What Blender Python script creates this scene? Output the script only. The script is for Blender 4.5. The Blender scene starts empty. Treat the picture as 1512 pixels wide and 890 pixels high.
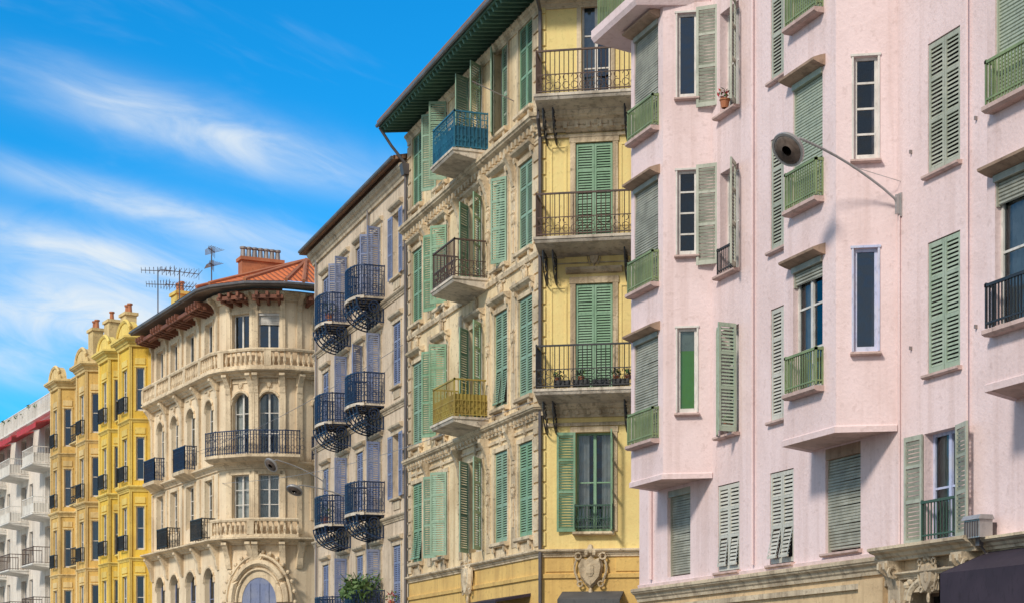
import bpy, math, random
from mathutils import Vector
random.seed(11)
R=math.radians
scene=bpy.context.scene
# ============================================================ materials
MATS={}
def nm(name):
    m=bpy.data.materials.new(name); m.use_nodes=True
    nt=m.node_tree; b=nt.nodes['Principled BSDF']
    return m,nt,b
def mth(nt,op,a,b=None,c=None,clamp=False):
    n=nt.nodes.new('ShaderNodeMath'); n.operation=op; n.use_clamp=clamp
    for i,x in enumerate((a,b,c)):
        if x is None: continue
        if isinstance(x,(int,float)): n.inputs[i].default_value=x
        else: nt.links.new(x,n.inputs[i])
    return n.outputs[0]
def noise(nt,vec,scale,detail=4,rough=.55,dist=0):
    n=nt.nodes.new('ShaderNodeTexNoise'); n.inputs['Scale'].default_value=scale
    n.inputs['Detail'].default_value=detail; n.inputs['Roughness'].default_value=rough
    n.inputs['Distortion'].default_value=dist
    nt.links.new(vec,n.inputs['Vector']); return n.outputs['Fac']
def mapping(nt,vec,sc,rot=(0,0,0)):
    n=nt.nodes.new('ShaderNodeMapping'); n.inputs['Scale'].default_value=sc; n.inputs['Rotation'].default_value=rot
    nt.links.new(vec,n.inputs['Vector']); return n.outputs[0]
def mixc(nt,f,a,b,mode='MIX'):
    n=nt.nodes.new('ShaderNodeMix'); n.data_type='RGBA'; n.blend_type=mode
    if isinstance(f,(int,float)): n.inputs[0].default_value=f
    else: nt.links.new(f,n.inputs[0])
    for i,x in ((6,a),(7,b)):
        if isinstance(x,tuple): n.inputs[i].default_value=(x[0],x[1],x[2],1)
        else: nt.links.new(x,n.inputs[i])
    return n.outputs[2]
def smooth(nt,x,lo,hi):
    n=nt.nodes.new('ShaderNodeMapRange'); n.interpolation_type='SMOOTHSTEP'
    nt.links.new(x,n.inputs[0]); n.inputs[1].default_value=lo; n.inputs[2].default_value=hi
    return n.outputs[0]
def plaster(name,col,dirt=.5,dcol=None,bump=.35,rough=.9):
    m,nt,b=nm(name)
    tc=nt.nodes.new('ShaderNodeTexCoord').outputs['Object']
    dcol=dcol or tuple(c*.62 for c in col)
    lc=tuple(min(.88,c*1.08) for c in col)
    n1=noise(nt,tc,.6,4,.62,.4); n2=noise(nt,mapping(nt,tc,(3.2,3.2,.14)),1.,4,.65)
    n3=noise(nt,tc,7,4,.65)
    f1=smooth(nt,n1,.40,.68)
    f2=smooth(nt,n2,.46,.68)
    c1=mixc(nt,smooth(nt,n3,.3,.7),col,lc)
    f=mth(nt,'MULTIPLY',f1,dirt*.5,clamp=True); c2=mixc(nt,f,c1,dcol)
    f=mth(nt,'MULTIPLY',f2,dirt*.62,clamp=True); c3=mixc(nt,f,c2,dcol)
    f=mth(nt,'MULTIPLY',smooth(nt,n3,.53,.70),dirt*.55,clamp=True); c4=mixc(nt,f,c3,tuple(x*.75 for x in dcol))
    nt.links.new(c4,b.inputs['Base Color'])
    b.inputs['Roughness'].default_value=rough
    bp=nt.nodes.new('ShaderNodeBump'); bp.inputs['Strength'].default_value=bump; bp.inputs['Distance'].default_value=.03
    nt.links.new(noise(nt,tc,14,3,.6),bp.inputs['Height']); nt.links.new(bp.outputs[0],b.inputs['Normal'])
    MATS[name]=m
def paint(name,col,col2=None,rough=.55,metal=0,sc=1.7,amt=.7):
    m,nt,b=nm(name)
    tc=nt.nodes.new('ShaderNodeTexCoord').outputs['Object']
    col2=col2 or tuple(c*.6 for c in col)
    n1=noise(nt,tc,sc,1,.6); n3=noise(nt,mapping(nt,tc,(9,9,4)),1.6,3,.7)
    c=mixc(nt,mth(nt,'MULTIPLY',smooth(nt,n1,.35,.68),amt),col,col2)
    c=mixc(nt,mth(nt,'MULTIPLY',smooth(nt,n3,.48,.72),amt*.75),c,tuple(x*.5 for x in col))
    nt.links.new(c,b.inputs['Base Color']); b.inputs['Roughness'].default_value=rough; b.inputs['Metallic'].default_value=metal
    MATS[name]=m
def glassm(name,tint=(.8,.85,.86),base=.03,gc=(.8,.85,.9)):
    m=bpy.data.materials.new(name); m.use_nodes=True; nt=m.node_tree; nt.nodes.clear()
    o=nt.nodes.new('ShaderNodeOutputMaterial'); mx=nt.nodes.new('ShaderNodeMixShader')
    t=nt.nodes.new('ShaderNodeBsdfTransparent'); t.inputs[0].default_value=(*tint,1)
    g=nt.nodes.new('ShaderNodeBsdfGlossy'); g.inputs['Roughness'].default_value=.04; g.inputs[0].default_value=(*gc,1)
    fr=nt.nodes.new('ShaderNodeFresnel'); fr.inputs[0].default_value=1.45
    tc=nt.nodes.new('ShaderNodeTexCoord').outputs['Object']
    bp=nt.nodes.new('ShaderNodeBump'); bp.inputs['Strength'].default_value=.15; bp.inputs['Distance'].default_value=.06
    nt.links.new(noise(nt,tc,2.6,1),bp.inputs['Height']); nt.links.new(bp.outputs[0],g.inputs['Normal'])
    f=mth(nt,'ADD',fr.outputs[0],base,clamp=True)
    nt.links.new(f,mx.inputs[0]); nt.links.new(t.outputs[0],mx.inputs[1]); nt.links.new(g.outputs[0],mx.inputs[2])
    nt.links.new(mx.outputs[0],o.inputs[0]); MATS[name]=m
def tiles(name,c1,c2):
    m,nt,b=nm(name); tc=nt.nodes.new('ShaderNodeTexCoord').outputs['Object']
    w=nt.nodes.new('ShaderNodeTexWave'); w.inputs['Scale'].default_value=1.3; w.inputs['Distortion'].default_value=1.2
    nt.links.new(mapping(nt,tc,(1,.4,1.5)),w.inputs['Vector'])
    n=noise(nt,tc,3,5,.7)
    c=mixc(nt,smooth(nt,n,.35,.65),c1,c2); c=mixc(nt,mth(nt,'MULTIPLY',w.outputs['Fac'],.3),c,tuple(x*.4 for x in c1))
    nt.links.new(c,b.inputs['Base Color']); b.inputs['Roughness'].default_value=.9
    bp=nt.nodes.new('ShaderNodeBump'); bp.inputs['Strength'].default_value=.8; bp.inputs['Distance'].default_value=.08
    nt.links.new(w.outputs['Fac'],bp.inputs['Height']); nt.links.new(bp.outputs[0],b.inputs['Normal']); MATS[name]=m

plaster('pink_plaster',(.80,.63,.615),.62,(.60,.43,.39))
plaster('pink_trim',(.62,.45,.40),.9,(.34,.24,.2))
plaster('hood_render',(.44,.30,.21),.9,(.2,.13,.09))
plaster('tan_render',(.68,.49,.28),.9,(.40,.27,.15))
plaster('beige_stone',(.64,.52,.36),1.1,(.28,.21,.14),.6)
plaster('yellow_plaster',(.86,.66,.27),.65,(.66,.45,.17))
plaster('ochre_plaster',(.76,.50,.16),.9,(.50,.30,.10))
plaster('cream_plaster',(.83,.65,.40),1.15,(.52,.37,.20))
plaster('cream_trim',(.76,.61,.41),1.3,(.31,.23,.14),.8)
plaster('beige_plaster',(.70,.56,.41),1.1,(.42,.32,.22))
plaster('sand_plaster',(.84,.67,.46),.75,(.58,.42,.26))
plaster('sand_trim',(.80,.64,.43),1.1,(.40,.30,.19),.7)
plaster('bright_yellow_plaster',(.80,.54,.07),.9,(.52,.30,.05))
plaster('bright_yellow_trim',(.83,.62,.17),.9,(.50,.33,.08))
plaster('golden_plaster',(.72,.47,.14),1.05,(.42,.26,.08))
plaster('golden_trim',(.78,.58,.27),1.05,(.42,.29,.12))
plaster('white_plaster',(.80,.71,.60),.9,(.48,.42,.35))
plaster('white_trim',(.83,.79,.72),.8,(.5,.46,.4))
plaster('concrete_slab',(.70,.61,.49),1.2,(.31,.26,.2),.5)
plaster('pavement_stone',(.32,.30,.27),.8,(.2,.19,.17))
plaster('asphalt',(.05,.05,.052),.8,(.035,.035,.036))
paint('green_shutter_paint',(.20,.35,.21),(.27,.42,.28))
paint('green_shutter_faded',(.28,.41,.29),(.21,.32,.21))
paint('sage_shutter_paint',(.45,.46,.37),(.31,.34,.26))
paint('mint_shutter_paint',(.34,.42,.31),(.42,.48,.38))
paint('white_shutter_paint',(.60,.58,.50),(.44,.43,.36))
paint('blue_shutter_paint',(.19,.23,.38),(.29,.31,.40))
paint('roller_wood',(.42,.41,.33),(.26,.25,.19),sc=2.5)
paint('roller_green',(.42,.46,.35),(.36,.40,.31),sc=2)
paint('white_frame',(.72,.68,.62),(.55,.52,.47),sc=3)
paint('lilac_frame',(.50,.54,.74),(.6,.6,.66),sc=3)
paint('iron_black',(.035,.036,.04),(.06,.055,.05),.5,.3)
paint('iron_rusty',(.13,.08,.06),(.07,.06,.055),.7,.2)
paint('iron_blue',(.02,.045,.11),(.03,.04,.07),.45,.3)
paint('iron_green',(.24,.31,.14),(.15,.2,.1),.6)
paint('iron_darkgreen',(.04,.09,.06),(.06,.1,.07),.6)
paint('iron_bluepanel',(.03,.17,.26),(.02,.10,.17),.5)
paint('iron_yellowpanel',(.42,.32,.07),(.3,.2,.05),.7)
paint('pipe_grey',(.30,.26,.24),(.2,.17,.16),.5,.2)
paint('pipe_dark',(.15,.13,.13),(.09,.08,.08),.5,.3)
paint('zinc_gutter',(.22,.21,.22),(.14,.14,.14),.5,.4)
paint('eave_green',(.09,.19,.13),(.05,.12,.09),.8)
paint('eave_wood_red',(.24,.09,.05),(.15,.06,.04),.8)
paint('eave_wood',(.2,.14,.1),(.12,.08,.06),.8)
paint('lamp_grey',(.45,.44,.43),(.32,.31,.30),.4,.4)
paint('lamp_lens',(.10,.075,.06),(.2,.15,.12),.2,0,sc=5)
paint('awning_dark',(.03,.02,.032),(.045,.03,.045),.8)
paint('awning_grey',(.10,.10,.10),(.07,.07,.07),.8)
paint('awning_red',(.55,.05,.06),(.42,.05,.05),.8)
paint('curtain_white',(.66,.62,.56),(.5,.47,.42),.9,sc=4)
paint('curtain_pale',(.42,.43,.38),(.3,.3,.27),.9,sc=4)
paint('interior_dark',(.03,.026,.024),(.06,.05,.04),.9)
paint('green_blind',(.22,.55,.05),(.18,.48,.05),.8,sc=1,amt=.3)
paint('terracotta',(.48,.18,.08),(.34,.12,.06),.8)
paint('leaf_green',(.06,.13,.03),(.10,.18,.05),.6,sc=8)
paint('leaf_light',(.12,.2,.05),(.08,.14,.04),.6,sc=8)
paint('flower_red',(.5,.04,.04),(.4,.05,.1),.6,sc=8)
paint('white_line',(.75,.75,.72),(.6,.6,.58),.8)
glassm('window_glass'); glassm('dark_glass',(.45,.5,.52),.09,(.55,.68,.85))
tiles('red_roof_tiles',(.76,.21,.06),(.60,.15,.05)); tiles('old_roof_tiles',(.35,.18,.1),(.25,.14,.09))

# ============================================================ mesh builder
class Bld:
    def __init__(s,name): s.name=name; s.m={}
    def add(s,mat,vs,fs):
        V,Fc=s.m.setdefault(mat,([],[])); o=len(V)
        V.extend(vs); Fc.extend([tuple(i+o for i in f) for f in fs])
    def q(s,mat,*pts): s.add(mat,list(pts),[tuple(range(len(pts)))])
    def finish(s,smooth=()):
        e=bpy.data.objects.new(s.name,None); scene.collection.objects.link(e)
        for mat,(V,Fc) in s.m.items():
            me=bpy.data.meshes.new(mat); me.from_pydata([tuple(v) for v in V],[],Fc); me.update()
            me.materials.append(MATS[mat])
            if mat in smooth:
                for p in me.polygons: p.use_smooth=True
            o=bpy.data.objects.new(s.name+'_'+mat,me); o.parent=e; scene.collection.objects.link(o)
        return e
class Fr:
    def __init__(s,P0,P1=None,d=None):
        s.O=Vector((P0[0],P0[1]))
        if d is None: d=Vector((P1[0]-P0[0],P1[1]-P0[1])); s.L=d.length
        else: d=Vector(d); s.L=0
        s.U=d.normalized(); s.N=Vector((s.U.y,-s.U.x))
    def p(s,u,v,w=0):
        q=s.O+s.U*u+s.N*w; return (q.x,q.y,v)
    def xy(s,u,w=0):
        q=s.O+s.U*u+s.N*w; return (q.x,q.y)
    def sub(s,u,w,cu,cn):
        q=s.O+s.U*u+s.N*w; return Fr((q.x,q.y),d=s.U*cu+s.N*cn)
BF=[(0,1,2,3),(7,6,5,4),(0,4,5,1),(1,5,6,2),(2,6,7,3),(3,7,4,0)]
def box(B,F,u0,u1,v0,v1,w0,w1,mat):
    B.add(mat,[F.p(u0,v0,w1),F.p(u1,v0,w1),F.p(u1,v1,w1),F.p(u0,v1,w1),F.p(u0,v0,w0),F.p(u1,v0,w0),F.p(u1,v1,w0),F.p(u0,v1,w0)],BF)
def extr(B,F,mat,u0,u1,prof):
    n=len(prof); vs=[F.p(u0,v,w) for w,v in prof]+[F.p(u1,v,w) for w,v in prof]
    fs=[tuple(range(n)),tuple(range(2*n-1,n-1,-1))]+[(i,(i+1)%n,(i+1)%n+n,i+n) for i in range(n)]
    B.add(mat,vs,fs)
def offs(path):
    pts=[Vector(p) for p in path]; ns=[]
    for i in range(len(pts)-1):
        d=(pts[i+1]-pts[i]).normalized(); ns.append(Vector((d.y,-d.x)))
    ms=[]
    for i in range(len(pts)):
        if i==0: ms.append(ns[0])
        elif i==len(pts)-1: ms.append(ns[-1])
        else: ms.append((ns[i-1]+ns[i])/max(.3,1+ns[i-1].dot(ns[i])))
    return pts,ms
def sweep(B,mat,path,prof,close=True):
    pts,ms=offs(path); n=len(prof); vs=[]
    for p,m in zip(pts,ms):
        for o,z in prof:
            q=p+m*o; vs.append((q.x,q.y,z))
    fs=[]
    rng=range(n) if close else range(n-1)
    for i in range(len(pts)-1):
        for j in rng:
            k=(j+1)%n; fs.append((i*n+j,(i+1)*n+j,(i+1)*n+k,i*n+k))
    if close: fs.append(tuple(range(n))); fs.append(tuple((len(pts)-1)*n+j for j in range(n)))
    B.add(mat,vs,fs)
def offpath(path,o):
    pts,ms=offs(path); return [((p+m*o).x,(p+m*o).y) for p,m in zip(pts,ms)]
def cornice(B,mat,path,z,h,out):
    sweep(B,mat,path,[(-.05,z),(out*.25,z),(out*.3,z+h*.2),(out*.45,z+h*.3),(out*.55,z+h*.5),(out*.85,z+h*.62),(out*.9,z+h*.7),(out,z+h*.75),(out,z+h*.95),(out*.8,z+h),(-.05,z+h*1.04)])
def tube(B,mat,pts,r,seg=6,closed=False):
    P=[Vector(p) for p in pts]; n=len(P); vs=[]
    for i in range(n):
        if closed: t=(P[(i+1)%n]-P[i-1])
        else: t=P[min(i+1,n-1)]-P[max(i-1,0)]
        t.normalize(); a=Vector((0,0,1)) if abs(t.z)<.9 else Vector((0,1,0))
        x=t.cross(a).normalized(); y=t.cross(x)
        for k in range(seg):
            an=2*math.pi*k/seg+math.pi/4; q=P[i]+x*(math.cos(an)*r)+y*(math.sin(an)*r); vs.append(tuple(q))
    fs=[]
    for i in range(n if closed else n-1):
        for k in range(seg):
            j=(i+1)%n; fs.append((i*seg+k,i*seg+(k+1)%seg,j*seg+(k+1)%seg,j*seg+k))
    if not closed: fs+= [tuple(range(seg)),tuple((n-1)*seg+k for k in range(seg))]
    B.add(mat,vs,fs)
def ring(B,mat,c,ax,r,th,arc=(0,360),seg=10,flat=1.0):
    c=Vector(c); ax=Vector(ax); pts=[]
    full=arc[1]-arc[0]>=360
    n=seg if full else seg+1
    for i in range(n):
        a=R(arc[0]+(arc[1]-arc[0])*i/seg); pts.append(tuple(c+ax*(math.cos(a)*r)+Vector((0,0,math.sin(a)*r*flat))))
    tube(B,mat,pts,th,4,full)
def vbar(B,mat,x,y,z0,z1,r):
    vs=[(x-r,y-r,z0),(x+r,y-r,z0),(x+r,y+r,z0),(x-r,y+r,z0),(x-r,y-r,z1),(x+r,y-r,z1),(x+r,y+r,z1),(x-r,y+r,z1)]
    B.add(mat,vs,[(0,1,5,4),(1,2,6,5),(2,3,7,6),(3,0,4,7)])
def lathe(B,mat,x,y,prof,seg=7):
    vs=[]
    for r,z in prof:
        for k in range(seg):
            a=2*math.pi*k/seg; vs.append((x+r*math.cos(a),y+r*math.sin(a),z))
    n=len(prof)
    fs=[(i*seg+k,i*seg+(k+1)%seg,(i+1)*seg+(k+1)%seg,(i+1)*seg+k) for i in range(n-1) for k in range(seg)]
    fs.append(tuple((n-1)*seg+k for k in range(seg)))
    B.add(mat,vs,fs)
def ell(B,mat,F,u,v,w,ru,rv,rw,seg=10,rings=6):
    vs=[];fs=[]
    for i in range(rings+1):
        ph=math.pi*i/rings
        for k in range(seg):
            a=2*math.pi*k/seg
            vs.append(F.p(u+ru*math.sin(ph)*math.cos(a),v+rv*math.cos(ph),w+rw*math.sin(ph)*math.sin(a)))
    for i in range(rings):
        for k in range(seg): fs.append((i*seg+k,i*seg+(k+1)%seg,(i+1)*seg+(k+1)%seg,(i+1)*seg+k))
    B.add(mat,vs,fs)
def along(path,step):
    out=[]
    for i in range(len(path)-1):
        a=Vector(path[i]); b=Vector(path[i+1]); L=(b-a).length; n=max(1,round(L/step)); t=(b-a).normalized()
        for k in range(n): out.append((a+(b-a)*(k/n),t))
    out.append((Vector(path[-1]),t)); return out
def railing(B,mat,path,z0,h,step=.11,r=.009,style='bars',postr=.016):
    for zz,rr in ((z0+h,.022),(z0+.07,.014)):
        for i in range(len(path)-1):
            F=Fr(path[i],path[i+1]); box(B,F,-rr,F.L+rr,zz-rr,zz+rr,-rr,rr,mat)
    if style!='bars':
        zz=z0+h*(.45 if style=='scroll' else .82)
        for i in range(len(path)-1):
            F=Fr(path[i],path[i+1]); box(B,F,0,F.L,zz-.01,zz+.01,-.01,.01,mat)
    for p,t in along(path,step): vbar(B,mat,p.x,p.y,z0,z0+h,r)
    for p in path: vbar(B,mat,p[0],p[1],z0,z0+h+.04,postr)
    if style in('scroll','ornate'):
        hh=h*.45 if style=='scroll' else h*.82
        st=.22
        for i,(p,t) in enumerate(along(path,st)):
            c=(p.x+t.x*st/2,p.y+t.y*st/2,z0+.07+hh*.28)
            ax=(t.x,t.y,0)
            ring(B,mat,c,ax,.09,.011,seg=8)
            ring(B,mat,(c[0],c[1],z0+.07+hh*.70),ax,.075,.011,(0,270) if i%2 else (-90,180),8)
            if style=='ornate': ring(B,mat,(c[0],c[1],z0+h*.91),ax,.045,.009,seg=6)
def slats(B,F,mat,u0,u1,v0,v1,w0,w1,pitch,tilt=0,vh=0):
    n=max(1,int((v1-v0)/pitch)); p=(v1-v0)/n
    for i in range(n):
        a=v0+i*p+p*.06; b=a+p*.70; wa=w1+tilt*(vh-a); wb=w0+tilt*(vh-b)
        j=random.uniform(-.004,.004)
        B.add(mat,[F.p(u0,a,wa),F.p(u1,a+j,wa),F.p(u1,b+j,wb),F.p(u0,b,wb),F.p(u0,a+.012,wa),F.p(u1,a+.012,wa)],[(0,1,2,3),(0,1,5,4)])
def leaf(B,F,u0,u1,v0,v1,w,mat,pitch=.066,th=.036,tilt=0):
    if u1<u0: u0,u1=u1,u0
    st=.055; H=v1-v0; m=v0+H*.40; m2=v0+H*.72
    box(B,F,u0,u0+st,v0,v1,w,w+th,mat); box(B,F,u1-st,u1,v0,v1,w,w+th,mat)
    a,b=u0+st,u1-st
    box(B,F,a,b,v0,v0+.09,w+.002,w+th-.002,mat); box(B,F,a,b,v1-.08,v1,w+.002,w+th-.002,mat)
    box(B,F,a,b,m-.03,m+.03,w+.002,w+th-.002,mat)
    if tilt:
        slats(B,F,mat,a,b,v0+.12,m-.05,w+.006,w+th-.006,pitch,tilt,m-.04)
        for uu in (a,b-.03):
            B.q(mat,F.p(uu,v0+.12,w+th+tilt*(m-v0-.15)),F.p(uu+.03,v0+.12,w+th+tilt*(m-v0-.15)),F.p(uu+.03,m-.04,w+th),F.p(uu,m-.04,w+th))
        vb=w+th+tilt*(m-v0-.15); box(B,F,a,b,v0+.09,v0+.13,vb-.03,vb,mat)
    else: slats(B,F,mat,a,b,v0+.09,m-.03,w+.006,w+th-.006,pitch)
    if H>1.6:
        box(B,F,a,b,m2-.025,m2+.025,w+.002,w+th-.002,mat)
        slats(B,F,mat,a,b,m+.03,m2-.025,w+.006,w+th-.006,pitch); slats(B,F,mat,a,b,m2+.025,v1-.08,w+.006,w+th-.006,pitch)
    else: slats(B,F,mat,a,b,m+.03,v1-.08,w+.006,w+th-.006,pitch)
def window(B,F,u0,u1,v0,v1,d,cols=2,rows=3,fm='white_frame',cur=None,glass='window_glass',deep=.6,curmat='curtain_white'):
    t=.055; w0,w1=-d,-d+.05
    box(B,F,u0,u0+t,v0,v1,w0,w1,fm); box(B,F,u1-t,u1,v0,v1,w0,w1,fm)
    box(B,F,u0+t,u1-t,v0,v0+t*1.6,w0,w1,fm); box(B,F,u0+t,u1-t,v1-t,v1,w0,w1,fm)
    for i in range(1,cols):
        c=u0+(u1-u0)*i/cols; box(B,F,c-t*.7,c+t*.7,v0+t*1.6,v1-t,w0+.003,w1+.012,fm)
    for j in range(1,rows):
        c=v0+(v1-v0)*j/rows; box(B,F,u0+t,u1-t,c-.018,c+.018,w0+.006,w1-.006,fm)
    B.q(glass,F.p(u0,v0,-d+.02),F.p(u1,v0,-d+.02),F.p(u1,v1,-d+.02),F.p(u0,v1,-d+.02))
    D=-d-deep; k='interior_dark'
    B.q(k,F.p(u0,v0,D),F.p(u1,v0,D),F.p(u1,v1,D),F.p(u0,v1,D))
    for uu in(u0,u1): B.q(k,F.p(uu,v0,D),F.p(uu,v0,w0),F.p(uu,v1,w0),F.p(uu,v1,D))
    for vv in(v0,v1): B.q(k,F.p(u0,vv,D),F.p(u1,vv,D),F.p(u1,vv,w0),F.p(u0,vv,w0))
    if cur:
        segs={'full':[(u0,u1)],'sides':[(u0,u0+(u1-u0)*.33),(u1-(u1-u0)*.33,u1)],'left':[(u0,u0+(u1-u0)*.5)],'right':[(u0+(u1-u0)*.5,u1)]}[cur]
        for a,b in segs:
            n=max(4,int((b-a)/.05)); x=[a+(b-a)*i/n for i in range(n+1)]
            for i in range(n):
                wa=-d-.08-(.035 if i%2 else 0); wb=-d-.08-(0 if i%2 else .035)
                B.q(curmat,F.p(x[i],v0,wa),F.p(x[i+1],v0,wb),F.p(x[i+1],v1,wb),F.p(x[i],v1,wa))
def roller(B,F,u0,u1,v0,v1,d,mat,gap=0,cover=.12,bulge=0):
    box(B,F,u0,u1,v1-cover,v1,-d,-d+.1,'hood_render' if cover>.15 else mat)
    p=.055; n=int((v1-cover-v0-gap)/p); z0=v1-cover-n*p
    for i in range(n):
        a=z0+i*p; w=-d+bulge*math.sin(math.pi*i/n); j=random.uniform(-.014,.014)
        B.add(mat,[F.p(u0+.03,a,w),F.p(u1-.03,a+j,w),F.p(u1-.03,a+p*.25,w+.018),F.p(u0+.03,a+p*.25,w+.018),F.p(u1-.03,a+p*.8,w+.018),F.p(u0+.03,a+p*.8,w+.018),F.p(u1-.03,a+p+j,w),F.p(u0+.03,a+p,w)],[(0,1,2,3),(3,2,4,5),(5,4,6,7)])
    B.q('interior_dark',F.p(u0,v0,-d-.03),F.p(u1,v0,-d-.03),F.p(u1,v1,-d-.03),F.p(u0,v1,-d-.03)) if gap==0 and bulge==0 else None
    for a,b in((u0,u0+.03),(u1-.03,u1)): box(B,F,a,b,v0,v1-cover,-d-.02,-d+.045,mat)
class Wall:
    def __init__(s,B,F,u0,u1,v0,v1,mat,rev=None): s.B=B;s.F=F;s.r=(u0,u1,v0,v1);s.mat=mat;s.rev=rev or mat;s.op=[]
    def hole(s,u0,u1,v0,v1,d):
        s.op.append((u0,u1,v0,v1)); B,F=s.B,s.F; m=s.rev
        B.q(m,F.p(u0,v0,0),F.p(u0,v0,-d),F.p(u0,v1,-d),F.p(u0,v1,0)); B.q(m,F.p(u1,v0,0),F.p(u1,v0,-d),F.p(u1,v1,-d),F.p(u1,v1,0))
        B.q(m,F.p(u0,v0,0),F.p(u1,v0,0),F.p(u1,v0,-d),F.p(u0,v0,-d)); B.q(m,F.p(u0,v1,0),F.p(u1,v1,0),F.p(u1,v1,-d),F.p(u0,v1,-d))
    def done(s):
        u0,u1,v0,v1=s.r
        us=sorted({u0,u1}|{x for o in s.op for x in o[:2] if u0<x<u1}); vs=sorted({v0,v1}|{x for o in s.op for x in o[2:] if v0<x<v1})
        for i in range(len(us)-1):
            for j in range(len(vs)-1):
                cu=(us[i]+us[i+1])/2; cv=(vs[j]+vs[j+1])/2
                if any(o[0]<cu<o[1] and o[2]<cv<o[3] for o in s.op): continue
                s.B.q(s.mat,s.F.p(us[i],vs[j]),s.F.p(us[i+1],vs[j]),s.F.p(us[i+1],vs[j+1]),s.F.p(us[i],vs[j+1]))
    def shut(s,u0,u1,v0,v1,L=0,Rr=0,mat='green_shutter_paint',depth=.22,tilt=0,pitch=.066,**kw):
        B,F=s.B,s.F
        s.hole(u0,u1,v0,v1,depth); c=(u0+u1)/2; hw=c-u0
        if (L or 0)<12 and (Rr or 0)<12:
            B.q('interior_dark',F.p(u0,v0,-depth+.02),F.p(u1,v0,-depth+.02),F.p(u1,v1,-depth+.02),F.p(u0,v1,-depth+.02))
        else: window(B,F,u0,u1,v0,v1,depth,**kw)
        for side,ang in((0,L),(1,Rr)):
            if ang is None: continue
            a=R(ang)
            if side==0:
                if ang<1: leaf(B,F,u0+.01,c-.004,v0+.02,v1-.02,-.05,mat,pitch,tilt=tilt)
                else: leaf(B,F.sub(u0,.055,math.cos(a),math.sin(a)),0,hw,v0,v1,0,mat,pitch)
            else:
                if ang<1: leaf(B,F,c+.004,u1-.01,v0+.02,v1-.02,-.05,mat,pitch,tilt=tilt)
                else:
                    G=F.sub(u1,.055,math.cos(a),-math.sin(a)); leaf(B,G,-hw,0,v0,v1,-.036,mat,pitch)
def sill(B,F,u0,u1,v,mat,out=.1,h=.07): extr(B,F,mat,u0-.06,u1+.06,[(0,v-h),(out*.7,v-h),(out,v-h*.7),(out,v-.01),(0,v)])
def hood(B,F,u0,u1,v,mat):
    extr(B,F,mat,u0-.1,u1+.1,[(0,v),(.10,v+.02),(.24,v+.07),(.25,v+.11),(.1,v+.17),(0,v+.2)])
def surround(B,F,u0,u1,v0,v1,mat,t=.1,w=.03):
    box(B,F,u0-t,u0-.002,v0,v1,-.01,w,mat); box(B,F,u1+.002,u1+t,v0,v1,-.01,w,mat); box(B,F,u0-t-.02,u1+t+.02,v1+.002,v1+t*1.2,-.01,w+.01,mat)
def console(B,F,u,v,d,h,mat,t=.16):
    extr(B,F,mat,u-t/2,u+t/2,[(0,v),(d,v),(d,v-.1),(d*.85,v-.16),(d*.6,v-h*.35),(d*.35,v-h*.6),(d*.28,v-h*.85),(d*.15,v-h),(0,v-h)])
SH=[(-.27,.34),(-.12,.28),(0,.37),(.12,.28),(.27,.34),(.33,.1),(.27,-.2),(.13,-.38),(0,-.5),(-.13,-.38),(-.27,-.2),(-.33,.1)]
def orn(B,F,u,v,S,mat,w=.0):
    n=len(SH); vs=[F.p(u+x*S,v+y*S,w-.03) for x,y in SH]+[F.p(u+x*S*.82,v+y*S*.82,w+.09*S) for x,y in SH]
    B.add(mat,vs,[tuple(range(n,2*n))]+[(i,(i+1)%n,(i+1)%n+n,i+n) for i in range(n)])
    ell(B,mat,F,u,v-.02*S,w+.07*S,.13*S,.19*S,.07*S,8,5)
    ax=(F.U.x,F.U.y,0)
    for sx in(-1,1):
        ring(B,mat,F.p(u+sx*.32*S,v+.36*S,w+.05*S),ax,.085*S,.032*S,seg=8)
        ring(B,mat,F.p(u+sx*.27*S,v-.36*S,w+.04*S),ax,.07*S,.028*S,seg=8)
        tube(B,mat,[F.p(u+sx*(.36+.06*math.sin(t*.8))*S,v+(.28-.12*t)*S,w+.03*S) for t in range(6)],.03*S,4)
        ell(B,mat,F,u+sx*.10*S,v+.46*S,w+.03*S,.07*S,.10*S,.06*S,6,4)
    ell(B,mat,F,u,v+.54*S,w+.03*S,.09*S,.13*S,.07*S,6,4); ell(B,mat,F,u,v-.6*S,w,.06*S,.15*S,.05*S,6,4)
def foliage(B,c,rx,ry,rz,n,size=.06,mats=('leaf_green','leaf_light')):
    for i in range(n):
        while True:
            x,y,z=[random.uniform(-1,1) for _ in range(3)]
            if x*x+y*y+z*z<1: break
        p=Vector((c[0]+x*rx,c[1]+y*ry,c[2]+z*rz))
        a=Vector([random.gauss(0,1) for _ in range(3)]).normalized(); b=a.cross(Vector([random.gauss(0,1) for _ in range(3)])).normalized()
        s=size*random.uniform(.6,1.4)
        B.q(random.choice(mats),tuple(p-a*s),tuple(p-b*s*.4),tuple(p+a*s),tuple(p+b*s*.4))
def pot(name,x,y,z,r=.12,h=.2,fr=.2,n=70,mats=('leaf_green','leaf_light')):
    B=Bld(name); lathe(B,'terracotta',x,y,[(r*.7,z),(r,z+h),(r*1.12,z+h),(r*1.12,z+h+.03),(r*.8,z+h+.03)],10)
    foliage(B,(x,y,z+h+fr*.7),fr,fr,fr*.9,n,.05,mats); B.finish()

DW=(0,-1)
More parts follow.
